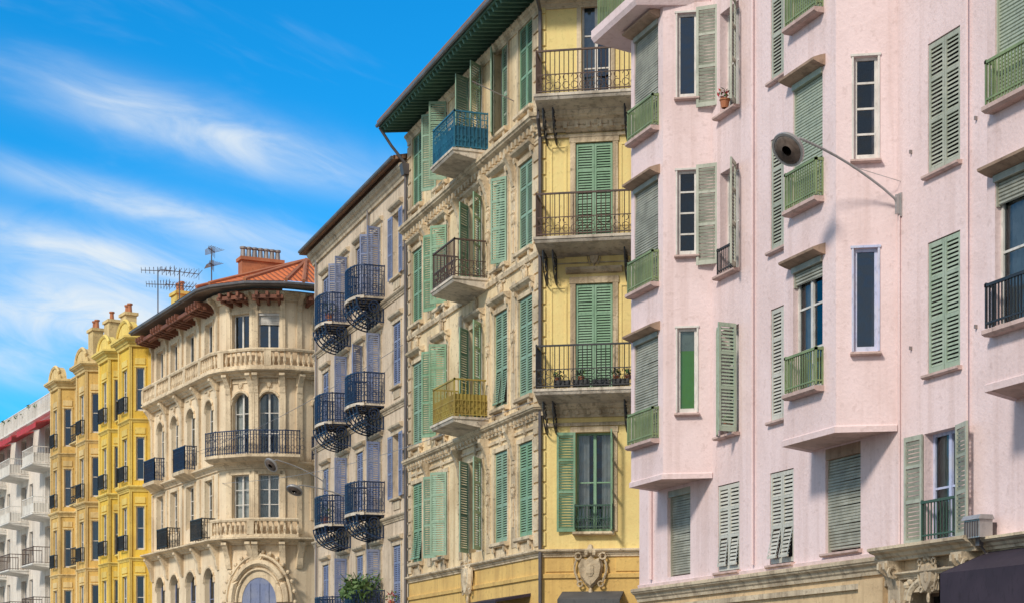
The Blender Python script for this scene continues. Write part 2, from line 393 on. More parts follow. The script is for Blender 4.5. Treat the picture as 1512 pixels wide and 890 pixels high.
# ============================================================ PINK BUILDING
B=Bld('pink_apartment_building')
F=Fr((16.4,0),d=DW)
PT='pink_plaster'
W=Wall(B,F,-36.6,-14,3.95,20.5,PT)
W.hole(-35.1,-33.95,4.1,5.98,.22); roller(B,F,-35.1,-33.95,4.1,5.98,.12,'roller_wood',0,.14)
W.shut(-32.65,-31.69,4.05,5.83,mat='white_shutter_paint',tilt=.12); sill(B,F,-32.65,-31.69,4.05,'pink_trim')
W.shut(-30.41,-29.48,4.05,5.83,mat='white_shutter_paint',tilt=.22); sill(B,F,-30.41,-29.48,4.05,'pink_trim')
W.hole(-28.3,-27.08,4.12,6.02,.25); roller(B,F,-28.3,-27.08,4.12,6.02,.10,'roller_wood',0,.2,.05); sill(B,F,-28.3,-27.08,4.12,'pink_trim')
W.shut(-25.08,-24.06,4.04,5.86,L=178,Rr=165,mat='sage_shutter_paint',cols=2,rows=2,fm='lilac_frame',cur='full',curmat='curtain_pale')
railing(B,'iron_darkgreen',[F.xy(-25.05,.06),F.xy(-24.08,.06)],4.1,.62,.09,.008)
for k,v in enumerate((6.82,10.1,13.38,16.66)):
    v1=v+2.17
    if k==0: W.shut(-32.55,-31.72,v,v1,L=25,Rr=95,mat='mint_shutter_paint',cols=2,rows=3)
    else: W.shut(-32.55,-31.72,v,v1-.05,L=None,Rr=140,mat='sage_shutter_paint',cols=2,rows=2,cur='left')
    sill(B,F,-32.55,-31.72,v,'pink_trim',.16)
    W.shut(-30.38,-29.48,v,v1,mat='sage_shutter_paint' if k else 'white_shutter_paint'); sill(B,F,-30.38,-29.48,v,'pink_trim')
    W.shut(-24.98,-24.06,v,v1,mat='mint_shutter_paint' if k==0 else 'sage_shutter_paint',tilt=.0); sill(B,F,-24.98,-24.06,v,'pink_trim')
    W.shut(-17.6,-16.7,v,v1,mat='sage_shutter_paint'); sill(B,F,-17.6,-16.7,v,'pink_trim')
    for u in(-25.45,-23.6): box(B,F,u-.012,u+.012,v+.5,v+.56,0,.05,'pipe_grey')
W.done()
railing(B,'iron_black',[F.xy(-32.5,.08),F.xy(-31.76,.08)],10.12,.5,.09,.008)
def pbay(Yf,Yn,kind):
    run=.51; X=15.51
    P=[(16.4,Yf+run),(X,Yf),(X,Yn),(16.4,Yn-run)]
    v0,v1=6.05,(15.9 if kind==1 else 20.5)
    f1,f2,f3=Fr(P[0],P[1]),Fr(P[1],P[2]),Fr(P[2],P[3])
    w1=Wall(B,f1,0,f1.L,v0,v1,PT); w1.done()
    w2=Wall(B,f2,0,f2.L,v0,v1,PT); w3=Wall(B,f3,0,f3.L,v0,v1,PT)
    a=.2 if kind!=1 else .17; b=f2.L-(.45 if kind==2 else .24)
    if kind==2: a=.34
    if kind==3: b=f2.L-.3
    for k,v in enumerate((6.9,10.17,13.44,16.72)):
        if v+2>v1: continue
        t=v+2.25
        w2.hole(a,b,v,t,.16)
        if kind==1: roller(B,f2,a,b,v,t,.07,'roller_wood',0,.1,.05)
        elif kind==2:
            if k==0:
                window(B,f2,a,b,v,t,.15,2,3,'white_frame','sides')
                roller(B,f2,a,b,t-.35,t,.06,'roller_wood',0,.1,.01)
            else: roller(B,f2,a,b,v,t,.07,'roller_green',0,.1,.03)
        else:
            if k==0:
                window(B,f2,a,b,v,t-.0,.15,2,2,'white_frame','full'); roller(B,f2,a,b,t-.45,t,.06,'roller_wood',0,.1,.01)
            else: roller(B,f2,a,b,v,t,.07,'roller_green',0,.1)
        hood(B,f2,a,b,t,'hood_render'); sill(B,f2,a,b,v-.0,'pink_trim',.2,.1)
        rm='iron_green' if not(kind==3 and k==0) else 'iron_black'
        pth=[f2.xy(a-.02,.01),f2.xy(a-.02,.14),f2.xy(b+.02,.14),f2.xy(b+.02,.01)]
        railing(B,rm,pth,v+.02,.62,.075,.009)
        a3,b3=.30,.70
        w3.hole(a3,b3,v+.5,t,.12)
        if kind==1 and k==0:
            window(B,f3,a3,b3,v+.5,t,.11,1,1,'white_frame'); B.q('green_blind',f3.p(a3,v+.5,-.13),f3.p(b3,v+.5,-.13),f3.p(b3,t-.45,-.13),f3.p(a3,t-.45,-.13))
            B.q('roller_green',f3.p(a3,t-.45,-.128),f3.p(b3,t-.45,-.128),f3.p(b3,t,-.128),f3.p(a3,t,-.128))
        else:
            window(B,f3,a3,b3,v+.5,t,.11,1,1 if k!=1 else 4,'white_frame' if kind!=2 or k else 'lilac_frame',None,'window_glass' if k==1 else 'dark_glass')
        surround(B,f3,a3,b3,v+.5,t,'white_frame' if kind!=2 or k else 'lilac_frame',.035,.02)
        sill(B,f3,a3,b3,v+.48,'pink_trim',.12,.06)
        if kind==1 and k>0:
            aa=R(168); G=f3.sub(b3,.05,math.cos(aa),-math.sin(aa)); leaf(B,G,-.46,0,v+.25,t+.08,-.036,'sage_shutter_paint')
    w2.done(); w3.done()
    B.q('pink_trim',*[(x,y,v0) for x,y in P]); B.q(PT,*[(x,y,v1) for x,y in P])
    sweep(B,PT,P,[(-.02,v0),(.035,v0-.03),(.04,v0+.07),(0,v0+.1)])
pbay(35.05,33.41,1); pbay(28.24,26.41,2); pbay(22.07,20.24,3)
pp=[(16.4,36.2),(14.95,35.8),(14.95,33.5),(16.4,33.0)]
B.q(PT,*[(x,y,15.85) for x,y in pp]); B.q(PT,*[(x,y,16.1) for x,y in pp])
sweep(B,PT,pp,[(-.1,15.853),(.0,15.853),(.05,15.95),(.05,16.12),(-.1,16.12)])
railing(B,'iron_green',offpath(pp,-.08),16.12,1.0,.085,.010)
f=Fr((15.7,0),d=DW); w=Wall(B,f,-35.2,-33.4,16.1,20.5,PT); w.hole(-34.9,-33.8,16.15,18.5,.1); roller(B,f,-34.9,-33.8,16.15,18.5,.07,'roller_green'); w.done()
B.q(PT,(15.7,33.4,16.1),(16.4,33.4,16.1),(16.4,33.4,20.5),(15.7,33.4,20.5)); B.q(PT,(15.7,35.2,16.1),(16.4,35.2,16.1),(16.4,35.2,20.5),(15.7,35.2,20.5))
g=Wall(B,F,-36.6,-26.15,0,3.95,'tan_render')
for a in(-35.8,-32.6,-29.6): g.hole(a,a+2.2,.1,3.0,.3); window(B,F,a,a+2.2,.1,3.0,.28,2,1,'pipe_dark',None,'dark_glass',1.5)
g.done()
cornice(B,'beige_stone',[(16.4,36.6),(16.4,26.15)],3.62,.30,.22)
box(B,F,-36.6,-26.15,3.40,3.50,-.02,.07,'beige_stone')
box(B,F,-27.0,-26.2,0,3.55,-.02,.10,'tan_render')
sweep(B,PT,[(16.4,36.6),(16.4,14)],[(-.02,3.93),(.03,3.93),(.05,4.0),(-.02,4.03)])
g=Wall(B,F,-26.15,-23.35,0,3.95,'beige_stone'); g.hole(-25.5,-24.0,.05,3.25,.5); window(B,F,-25.5,-24.0,.05,3.25,.45,2,2,'eave_wood',None,'dark_glass',1.5); g.done()
box(B,F,-26.0,-25.62,0,3.5,-.02,.12,'beige_stone'); box(B,F,-23.88,-23.5,0,3.5,-.02,.12,'beige_stone')
cornice(B,'beige_stone',[(16.28,26.15),(16.28,23.35)],3.80,.24,.32)
cornice(B,'beige_stone',[(16.30,25.95),(16.30,23.5)],3.48,.12,.12)
for u in(-25.82,-23.68):
    console(B,F,u,3.8,.34,.8,'beige_stone',.3); console(B,F,u-.09,3.76,.38,.6,'beige_stone',.06); console(B,F,u+.09,3.76,.38,.6,'beige_stone',.06)
    ring(B,'beige_stone',F.p(u+.16,3.6,.24),(F.N.x,F.N.y,0),.09,.03,seg=8); ell(B,'beige_stone',F,u,2.95,.14,.12,.22,.08,8,5)
box(B,F,-25.5,-24.0,3.25,3.4,-.02,.08,'beige_stone')
tube(B,'beige_stone',[F.p(-24.75+.66*math.cos(R(a)),3.12+.36*math.sin(R(a)),.08) for a in range(0,181,15)],.06,6)
tube(B,'beige_stone',[F.p(-24.75+.80*math.cos(R(a)),3.14+.44*math.sin(R(a)),.06) for a in range(0,181,15)],.04,6)
orn(B,F,-24.75,3.5,.62,'beige_stone',.14)
for sx in(-1,1):
    for t in range(4): ell(B,'beige_stone',F,-24.75+sx*(.36+.12*t),3.56-.06*t,.08,.09,.07,.06,6,4)
g=Wall(B,F,-23.35,-14,0,3.95,'beige_stone'); g.hole(-23.0,-15,.1,3.0,.3); window(B,F,-23.0,-15,.1,3.0,.28,4,1,'pipe_dark',None,'dark_glass',1.5); g.done()
cornice(B,'beige_stone',[(16.4,23.35),(16.4,14)],3.8,.2,.25)
tube(B,PT,[F.p(-25.79,4.0,.03),F.p(-25.79,9.7,.03)],.016,6)
tube(B,PT,[F.p(-23.8,4.1,.05),F.p(-23.8,20,.05)],.022,6)
tube(B,PT,[F.p(-31.05,4.1,.05),F.p(-31.05,20,.05)],.03,6)
tube(B,PT,[F.p(-35.9,4.1,.05),F.p(-35.9,20,.05)],.045,6)
B.q(PT,(16.4,36.6,0),(26,36.6,0),(26,36.6,20.5),(16.4,36.6,20.5)); B.q('old_roof_tiles',(16.4,36.6,20.5),(26,36.6,20.5),(26,14,20.5),(16.4,14,20.5))
B.q(PT,(16.4,14,0),(26,14,0),(26,14,20.5),(16.4,14,20.5)); B.q(PT,(26,36.6,0),(26,14,0),(26,14,20.5),(26,36.6,20.5))
B.finish()
B=Bld('shop_awning')
extr(B,F,'awning_dark',-23.3,-17,[(0,3.78),(.9,3.42),(.9,2.7),(.87,2.7),(.87,3.38),(0,3.72)]); extr(B,F,'awning_dark',-23.3,-23.27,[(0,3.78),(.9,3.42),(.9,2.7),(0,2.7)]); B.finish()
B=Bld('wall_floodlight')
box(B,F,-23.42,-23.02,3.98,4.26,.12,.36,'lamp_grey'); extr(B,F,'lamp_grey',-23.45,-22.99,[(.1,4.26),(.4,4.26),(.36,4.33),(.14,4.33)])
box(B,F,-23.27,-23.17,3.86,3.98,.18,.26,'pipe_dark'); tube(B,'pipe_dark',[F.p(-23.22,3.9,.22),F.p(-23.22,3.75,.1),F.p(-23.1,3.7,.02)],.02)
for k in range(6): box(B,F,-23.40+k*.065,-23.38+k*.065,4.0,4.24,.36,.38,'pipe_dark')
box(B,F,-23.36,-23.08,4.02,4.22,.0,.12,'pipe_dark'); B.finish()
# ============================================================ STREET LAMPS (wall mounted)
def lamp(x,y,z,L,rise,name='street_lamp',hr=.29,lean=48,yy=-.45):
    B=Bld(name); F=Fr((x,y),d=DW)
    box(B,F,-.05,.05,z-.32,z+.08,0,.03,'lamp_grey'); box(B,F,-.025,.025,z-.28,z+.05,.03,.10,'lamp_grey')
    pts=[F.p(0,z-.18,.05),F.p(0,z-.02,.12)]
    for i in range(1,9):
        t=i/8; pts.append(F.p(0,z+rise*(t*.85+.15*math.sin(t*math.pi/2))+.06*math.sin(t*math.pi),.12+(L-.12)*t))
    pts.append(F.p(0,z+rise-.05,L+.16)); tube(B,'lamp_grey',pts,.022,8)
    tube(B,'lamp_grey',[F.p(0,z+.28,.0),F.p(0,z+rise*.55,L*.5)],.006,4)
    c=Vector(F.p(0,z+rise-.22,L+.24)); n=Vector((-math.sin(R(lean)),yy,-math.cos(R(lean)))).normalized()
    a=n.cross(Vector((0,1,0))).normalized(); b=n.cross(a)
    seg=28
    def rev(mat,prof,caps=(1,1)):
        vs=[];fs=[]
        for r,h in prof:
            for k in range(seg):
                t=2*math.pi*k/seg; q=c+a*(r*1.0*math.cos(t))+b*(r*.86*math.sin(t))-n*h; vs.append(tuple(q))
        for i in range(len(prof)-1):
            for k in range(seg): fs.append((i*seg+k,i*seg+(k+1)%seg,(i+1)*seg+(k+1)%seg,(i+1)*seg+k))
        if caps[0]: fs.append(tuple(range(seg)))
        if caps[1]: fs.append(tuple((len(prof)-1)*seg+k for k in range(seg)))
        B.add(mat,vs,fs)
    rev('lamp_grey',[(hr*.84,.012),(hr*.86,0),(hr,.0),(hr*1.02,.04),(hr*.96,.09),(hr*.75,.15),(hr*.45,.19),(hr*.2,.21)])
    rev('lamp_lens',[(hr*.3,-.03),(hr*.6,-.024),(hr*.78,-.012),(hr*.84,.006)],(1,0))
    q=c-n*.18; tube(B,'lamp_grey',[tuple(q),F.p(0,z+rise-.05,L+.16)],.045,8)
    B.finish(('lamp_lens',))
lamp(16.4,25.79,9.95,1.93,.80,hr=.30)
lamp(16.4,66.0,9.7,1.9,.7,hr=.3)
lamp(16.4,62.0,8.6,1.9,.4,hr=.30,lean=25)
# ============================================================ YELLOW CORNER BUILDING
B=Bld('yellow_corner_apartment_building')
F=Fr((16.4,0),d=DW); GS='green_shutter_paint'; GF='green_shutter_faded'; CT='cream_trim'
C0=(16.4,42.95); C1=(16.4+.866*2.85,42.95-.5*2.85)
path=[(16.4,54.9),C0,C1,(27,C1[1])]
W=Wall(B,F,-54.9,-42.95,5.15,19.95,'cream_plaster')
rows=[(5.72,8.24),(9.45,12.1),(13.35,15.7),(17.05,19.42)]
cols=[(43.95,0,0),(45.9,0,0),(48.05,45,140),(51.25,150,50),(53.85,0,0)]
for j,(v0,v1) in enumerate(rows):
    for i,(y,L,Rr) in enumerate(cols):
        if (i,j)==(1,2): L,Rr=0,35
        if (i,j)==(1,3): L,Rr=25,0
        if i==2 and j==3: L,Rr=60,130
        if i==3 and j in(1,3): L,Rr=140,70
        hw=.53 if i!=2 else .55
        vv=v0 if i!=2 else v0-.1
        W.shut(-y-hw,-y+hw,vv,v1,L=L,Rr=Rr,mat=random.choice((GS,GF)),cols=2,rows=4,cur=random.choice((None,'sides')),tilt=.14 if (i,j)in((4,0),(1,1)) else 0)
        surround(B,F,-y-hw,-y+hw,vv,v1,CT,.11,.035)
        if i!=2: sill(B,F,-y-hw-.05,-y+hw+.05,vv,CT,.16,.13)
        if i!=2:
            for sx in(-.45,.45): console(B,F,-y+sx,vv-.13,.12,.3,CT,.12)
            box(B,F,-y-.36,-y+.36,vv-.5,vv-.18,-.01,.035,CT)
        if j in(1,2):
            extr(B,F,CT,-y-hw-.2,-y+hw+.2,[(0,v1+.22),(.1,v1+.24),(.2,v1+.32),(.22,v1+.38),(0,v1+.42)])
            orn(B,F,-y,v1+.62,.42,CT,.04)
            for sx in(-1,1): console(B,F,-y+sx*(hw+.1),v1+.24,.14,.34,CT,.12)
        if j==0: orn(B,F,-y,v1+.32,.3,CT,.03)
W.done()
Fc=Fr(C0,C1)
W=Wall(B,Fc,0,2.85,5.15,19.95,'yellow_plaster')
a,b=.95,1.92
W.shut(a,b,5.75,8.33,L=172,Rr=95,mat=GS,cols=2,rows=2,fm='green_shutter_paint',cur='sides')
railing(B,'iron_darkgreen',[Fc.xy(a,.03),Fc.xy(a,.1),Fc.xy(b,.1),Fc.xy(b,.03)],5.8,.62,.09,.009,'scroll')
sill(B,Fc,a,b,5.75,CT,.2,.1); surround(B,Fc,a,b,5.75,8.33,CT,.12,.03)
for v0,v1 in((9.42,12.18),(13.25,15.84)):
    W.shut(a,b,v0,v1,mat=GS); surround(B,Fc,a,b,v0,v1,CT,.14,.035)
    extr(B,Fc,CT,a-.25,b+.25,[(0,v1+.25),(.08,v1+.27),(.16,v1+.34),(.18,v1+.4),(0,v1+.43)])
    orn(B,Fc,(a+b)/2,v1+.65,.4,CT,.03); box(B,Fc,.45,2.4,v1+.52,v1+.55,-.01,.03,CT)
    box(B,Fc,.4,.66,v0-.4,v0+.0,-.01,.04,CT); box(B,Fc,2.2,2.46,v0-.4,v0,-.01,.04,CT)
    for u0,u1 in((.3,.72),(2.12,2.6)):
        for x0,x1,y0,y1 in((u0,u1,v0+.4,v0+.44),(u0,u1,v1-.1,v1-.06),(u0,u0+.04,v0+.442,v1-.102),(u1-.04,u1,v0+.442,v1-.102)): box(B,Fc,x0,x1,y0,y1,-.01,.022,'yellow_plaster')
W.hole(1.1,1.85,16.95,19.5,.2); window(B,Fc,1.1,1.85,16.95,19.5,.18,2,3,'white_frame','left',glass='dark_glass'); surround(B,Fc,1.1,1.85,16.95,19.5,CT,.12,.03)
W.done()
Fs=Fr(C1,(27,C1[1])); w=Wall(B,Fs,0,Fs.L,5.15,19.95,'yellow_plaster')
for k in range(3):
    for v0,v1 in rows: w.shut(1+k*2.4,2.05+k*2.4,v0,v1)
w.done()
for fr,u0,u1,sh in((F,-54.9,-42.95,[(-54.2,-51.6),(-50.8,-48.2),(-47.4,-43.7)]),(Fc,0,2.85,[(.55,2.25)]),(Fs,0,Fs.L,[(1,4),(5,7.5)])):
    g=Wall(B,fr,u0,u1,0,5.15,'ochre_plaster')
    for a_,b_ in sh: g.hole(a_,b_,.1,3.7,.3); window(B,fr,a_,b_,.1,3.7,.28,2,1,'pipe_dark',None,'dark_glass',1.2)
    g.done()
cornice(B,CT,path,5.1,.2,.16); sweep(B,'ochre_plaster',path,[(-.02,4.55),(.05,4.55),(.06,4.65),(-.02,4.68)])
box(B,Fc,.15,.9,4.72,5.06,-.01,.03,'ochre_plaster'); box(B,Fc,2.0,2.75,4.72,5.06,-.01,.03,'ochre_plaster')
cornice(B,CT,path,8.72,.36,.24); sweep(B,CT,path,[(-.02,8.5),(.05,8.5),(.05,8.58),(-.02,8.6)])
sweep(B,CT,path,[(-.02,12.95),(.07,12.95),(.1,13.05),(.08,13.12),(-.02,13.14)])
cornice(B,CT,path,16.12,.5,.36); sweep(B,CT,path,[(-.02,15.98),(.06,15.98),(.06,16.06),(-.02,16.08)])
cornice(B,CT,path,19.35,.25,.15)
for fr,u0,u1 in((F,-54.8,-43.0),(Fc,.1,2.8)):
    n=int((u1-u0)/.3)
    for k in range(n+1):
        u=u0+(u1-u0)*k/n; box(B,fr,u-.05,u+.05,16.18,16.34,.0,.22,CT); box(B,fr,u-.04,u+.04,8.78,8.88,0,.15,CT)
for y in(44.9,47.0,49.5,52.6): 
    for vt in(16.12,8.72): console(B,F,-y,vt,.3,.85,CT,.2); orn(B,F,-y,vt-1.1,.35,CT,.02)
    for v in(11.2,14.4,7.0): orn(B,F,-y,v,.36,CT,.03); tube(B,CT,[F.p(-y,v-.25-.1*t,.03+.01*(t%2)) for t in range(8)],.035,5)
    for v0,v1 in((5.5,8.3),(9.3,12.7),(13.25,15.7)): box(B,F,-y-.17,-y+.17,v0,v1,-.02,.02,CT)
for fr,u0,u1 in((F,-54.88,-54.45),(F,-43.32,-42.97),(Fc,.0,.16)):
    v=5.4
    while v<19.3:
        box(B,fr,u0,u1,v,v+.36,-.01,.045,CT if fr is F else 'yellow_plaster'); v+=.42
sweep(B,'eave_green',path,[(-.1,19.93),(.98,19.72),(1.0,19.86),(-.1,20.08)])
sweep(B,'old_roof_tiles',path,[(1.06,19.9),(-5,22.0),(-5.0,22.1),(1.06,19.98)])
for fr,u0,u1 in((F,-54.8,-43.1),(Fc,.15,2.8)):
    n=int((u1-u0)/.3)
    for k in range(n+1):
        u=u0+(u1-u0)*k/n
        extr(B,fr,'eave_green',u-.045,u+.045,[(0,19.72),(.9,19.6),(.96,19.72),(0,19.925)])
op=offpath(path,1.06); tube(B,'zinc_gutter',[(x,y,19.82) for x,y in op],.06,8)
def balcony(B,F,u0,u1,v,d,h,slab='concrete_slab',iron='iron_rusty',style='scroll',sth=.2,panel=None,cons=True,step=.11):
    extr(B,F,slab,u0,u1,[(0,v-sth*1.6),(d*.55,v-sth*1.15),(d*.97,v-sth*.75),(d,v-sth*.5),(d,v),(0,v)])
    box(B,F,u0-.03,u1+.03,v-.07,v-.002,-.0,d+.03,slab)
    pth=[F.xy(u0+.04,.0),F.xy(u0+.04,d-.05),F.xy(u1-.04,d-.05),F.xy(u1-.04,0)]
    railing(B,iron,pth,v,h,step,.009,style)
    if panel:
        for i in range(3):
            G=Fr(pth[i],pth[i+1]); box(B,G,0,G.L,v+.08,v+h*.62,-.035,-.028,panel)
    if cons:
        for u in(u0+.25,u1-.25): console(B,F,u,v-sth*1.2,d*.75,.55,slab,.14)
for v,iron,panel,st in((9.33,'iron_yellowpanel','iron_yellowpanel','scroll'),(13.25,'iron_rusty',None,'scroll'),(16.85,'iron_bluepanel','iron_bluepanel','ornate')):
    balcony(B,F,-49.05,-47.0,v,1.05,1.05,'concrete_slab',iron,st,.2,panel,False)
def scrollbracket(B,F,u,v,d,h,mat,r=.018):
    tube(B,mat,[F.p(u,v-.02,0),F.p(u,v-.02,d)],r,4); tube(B,mat,[F.p(u,v,0.03),F.p(u,v-h,0.03)],r,4)
    tube(B,mat,[F.p(u,v-h*(math.sin(R(a))),d-d*(1-math.cos(R(a)))) for a in range(0,91,10)],r*1.1,4)
    ax=(F.N.x,F.N.y,0)
    ring(B,mat,F.p(u,v-h*.34,d*.36),ax,min(d,h)*.24,r*.8,seg=10); ring(B,mat,F.p(u,v-h*.34,d*.36),ax,min(d,h)*.12,r*.8,seg=8); ring(B,mat,F.p(u,v-h*.14,d*.74),ax,min(d,h)*.11,r*.7,seg=8); ring(B,mat,F.p(u,v-h*.74,d*.2),ax,min(d,h)*.12,r*.7,seg=8)
for v,iron,panel in((9.33,'iron_black','awning_grey'),(13.2,'iron_rusty',None),(16.85,'iron_rusty',None)):
    balcony(B,Fc,.02,2.72,v,.95,1.1,'concrete_slab',iron,'scroll',.2,None,False,.12)
    for u in(.2,.45,2.3,2.55): scrollbracket(B,Fc,u,v-.28,.7,.75,'iron_black')
    if panel: 
        for u in(.5,1.0,1.5,2.0): box(B,Fc,u,u+.42,v+.05,v+.22,.72,.86,'iron_black')
orn(B,Fc,1.35,4.75,1.0,CT,.08); orn(B,F,-48.6,4.9,1.1,CT,.08)
tube(B,'pipe_dark',[Fc.p(.03,0,.10),Fc.p(.03,16.0,.10),Fc.p(.03,16.4,.45),Fc.p(.03,16.75,.45),Fc.p(.03,17,.1),Fc.p(.03,19.3,.1),Fc.p(.0,19.75,.95)],.05,8)
tube(B,'pipe_dark',[F.p(-54.8,0,.12),F.p(-54.8,18.4,.12),F.p(-54.8,18.7,.15),F.p(-54.8,19.2,.6),F.p(-54.8,19.75,1.0)],.05,8)
extr(B,F,'pipe_dark',-54.95,-54.65,[(.02,18.3),(.22,18.3),(.3,18.65),(.02,18.65)])
B.q('cream_plaster',(16.4,54.9,0),(27,54.9,0),(27,54.9,20.0),(16.4,54.9,20.0)); B.q('cream_plaster',(27,54.9,0),(27,C1[1],0),(27,C1[1],20),(27,54.9,20))
tube(B,'pipe_grey',[F.p(-44.9,17.6,0),F.p(-44.9,18.0,1.2)],.015,4)
B.finish()
B=Bld('shop_awning'); extr(B,Fc,'awning_grey',.6,2.2,[(0,4.2),(.9,3.95),(.9,3.6),(.87,3.6),(.87,3.9),(0,4.14)]); B.finish()
B=Bld('shop_awning'); extr(B,F,'awning_dark',-47.5,-43.6,[(0,4.2),(1.0,4.0),(1.0,3.6),(.97,3.6),(.97,3.95),(0,4.12)]); B.finish()
# ============================================================ BEIGE BUILDING (blue shutters)
B=Bld('beige_apartment_building')
W=Wall(B,F,-67.8,-54.92,0,18.95,'beige_plaster')
lv=[4.0,7.68,11.38,15.0]; BS='blue_shutter_paint'
for j,v in enumerate(lv):
    for i,(y,bal) in enumerate(((56.2,0),(58.6,1),(60.9,0),(63.05,1),(65.9,0))):
        L,Rr=(0,0)
        if i==0 and j%2: L,Rr=178,176
        if i==2 and j==2: L,Rr=178,120
        if bal: L,Rr=(176,95) if j!=3 else (120,100)
        v0=v+.03 if bal else v+.35
        W.shut(-y-.46,-y+.46,v0,v+2.45,L=L,Rr=Rr,mat=BS,cols=2,rows=4,cur=random.choice((None,'full','sides')))
        surround(B,F,-y-.46,-y+.46,v0,v+2.45,'beige_stone',.09,.03)
        if not bal: sill(B,F,-y-.5,-y+.5,v0,'beige_stone',.12,.09); box(B,F,-y-.4,-y+.4,v0-.4,v0-.12,-.01,.03,'beige_stone')
        extr(B,F,'beige_stone',-y-.7,-y+.7,[(0,v+2.62),(.08,v+2.64),(.14,v+2.7),(.15,v+2.76),(0,v+2.8)])
W.done()
pth=[(16.4,67.8),(16.4,54.92)]
for z in(7.25,10.95,14.6): cornice(B,'beige_stone',pth,z,.22,.13)
cornice(B,'beige_stone',pth,18.3,.45,.3)
sweep(B,'old_roof_tiles',[(27,67.8),(16.4,67.8),(16.4,54.92)],[(.5,18.82),(.5,18.95),(-5,20.2),(-5,20.0)])
tube(B,'zinc_gutter',[(15.86,68.1,18.88),(15.86,54.95,18.88)],.06,8)
for y in(59.9,67.5): tube(B,'pipe_grey',[F.p(-y+.3,0,.08),F.p(-y+.3,18.4,.08)],.04,6)
for v in lv:
    for yc,hw in((58.65,.95),(63.05,.95)):
        pth2=[F.xy(-yc-hw,.0),F.xy(-yc-hw,.72)]+[F.xy(-yc+hw*math.sin(R(a)),.72+.33*math.cos(R(a))) for a in range(-60,61,20)]+[F.xy(-yc+hw,.72),F.xy(-yc+hw,0)]
        sweep(B,'concrete_slab',pth2[1:-1],[(-.3,v-.06),(.03,v-.1),(.03,v),(-.3,v)])
        box(B,F,-yc-hw+.02,-yc+hw-.02,v-.08,v-.01,0,.72,'concrete_slab')
        railing(B,'iron_blue',pth2,v,1.02,.1,.012,'ornate',.018)
        for u in(-yc-hw+.08,-yc-.45,-yc,-yc+.45,-yc+hw-.08): scrollbracket(B,F,u,v-.08,.98,.78,'iron_blue',.026)
        for k in(20,45,68):
            dd=.98*math.cos(R(k)); hh=v-.08-.78*math.sin(R(k)); tube(B,'iron_blue',[F.p(-yc-hw+.08,hh,dd),F.p(-yc+hw-.08,hh,dd)],.02,4)
        for u in(-yc-.68,-yc-.22,-yc+.22,-yc+.68):
            ring(B,'iron_blue',F.p(u,v-.30,.9),(0,1,0),.15,.022,seg=10); ring(B,'iron_blue',F.p(u,v-.62,.62),(0,1,0),.13,.022,seg=10)
B.q('beige_plaster',(16.4,67.8,0),(27,67.8,0),(27,67.8,18.95),(16.4,67.8,18.95)); B.q('beige_plaster',(27,67.8,0),(27,54.92,0),(27,54.92,18.95),(27,67.8,18.95))
B.finish()
# ============================================================ ROUNDED CORNER BUILDING
B=Bld('cream_rounded_corner_building')
uL=Vector((.1426,-.9898)); uR=Vector((.9898,.1426)); P=Vector((14.15,75.7))
pts=[P-uL*10.05,P]; 
for ph,l in((16,.6),(36,1.32),(64,1.28),(82,.5)):
    pts.append(pts[-1]+(uL*math.cos(R(ph))+uR*math.sin(R(ph)))*l)
pts.append(pts[-1]+uR*9); path=[(p.x,p.y) for p in pts]
SP,ST='sand_plaster','sand_trim'
def arch(B,F,u0,u1,vs_,v1,mat,d):
    c=(u0+u1)/2; r=(u1-u0)/2; n=10; prev=None
    for i in range(n+1):
        a=math.pi*(1-i/n); u=c+r*math.cos(a); v=vs_+(v1-vs_)*math.sin(a)
        if prev: 
            B.q(mat,F.p(prev[0],prev[1],0),F.p(u,v,0),F.p(u,v1,0),F.p(prev[0],v1,0)); B.q(mat,F.p(prev[0],prev[1],0),F.p(u,v,0),F.p(u,v,-d),F.p(prev[0],prev[1],-d))
        prev=(u,v)
    pt=[F.p(c+(r+.06)*math.cos(math.pi*(1-i/n)),vs_+(v1-vs_+.06)*math.sin(math.pi*(1-i/n)),.02) for i in range(n+1)]
    tube(B,'sand_trim',pt,.06,5)
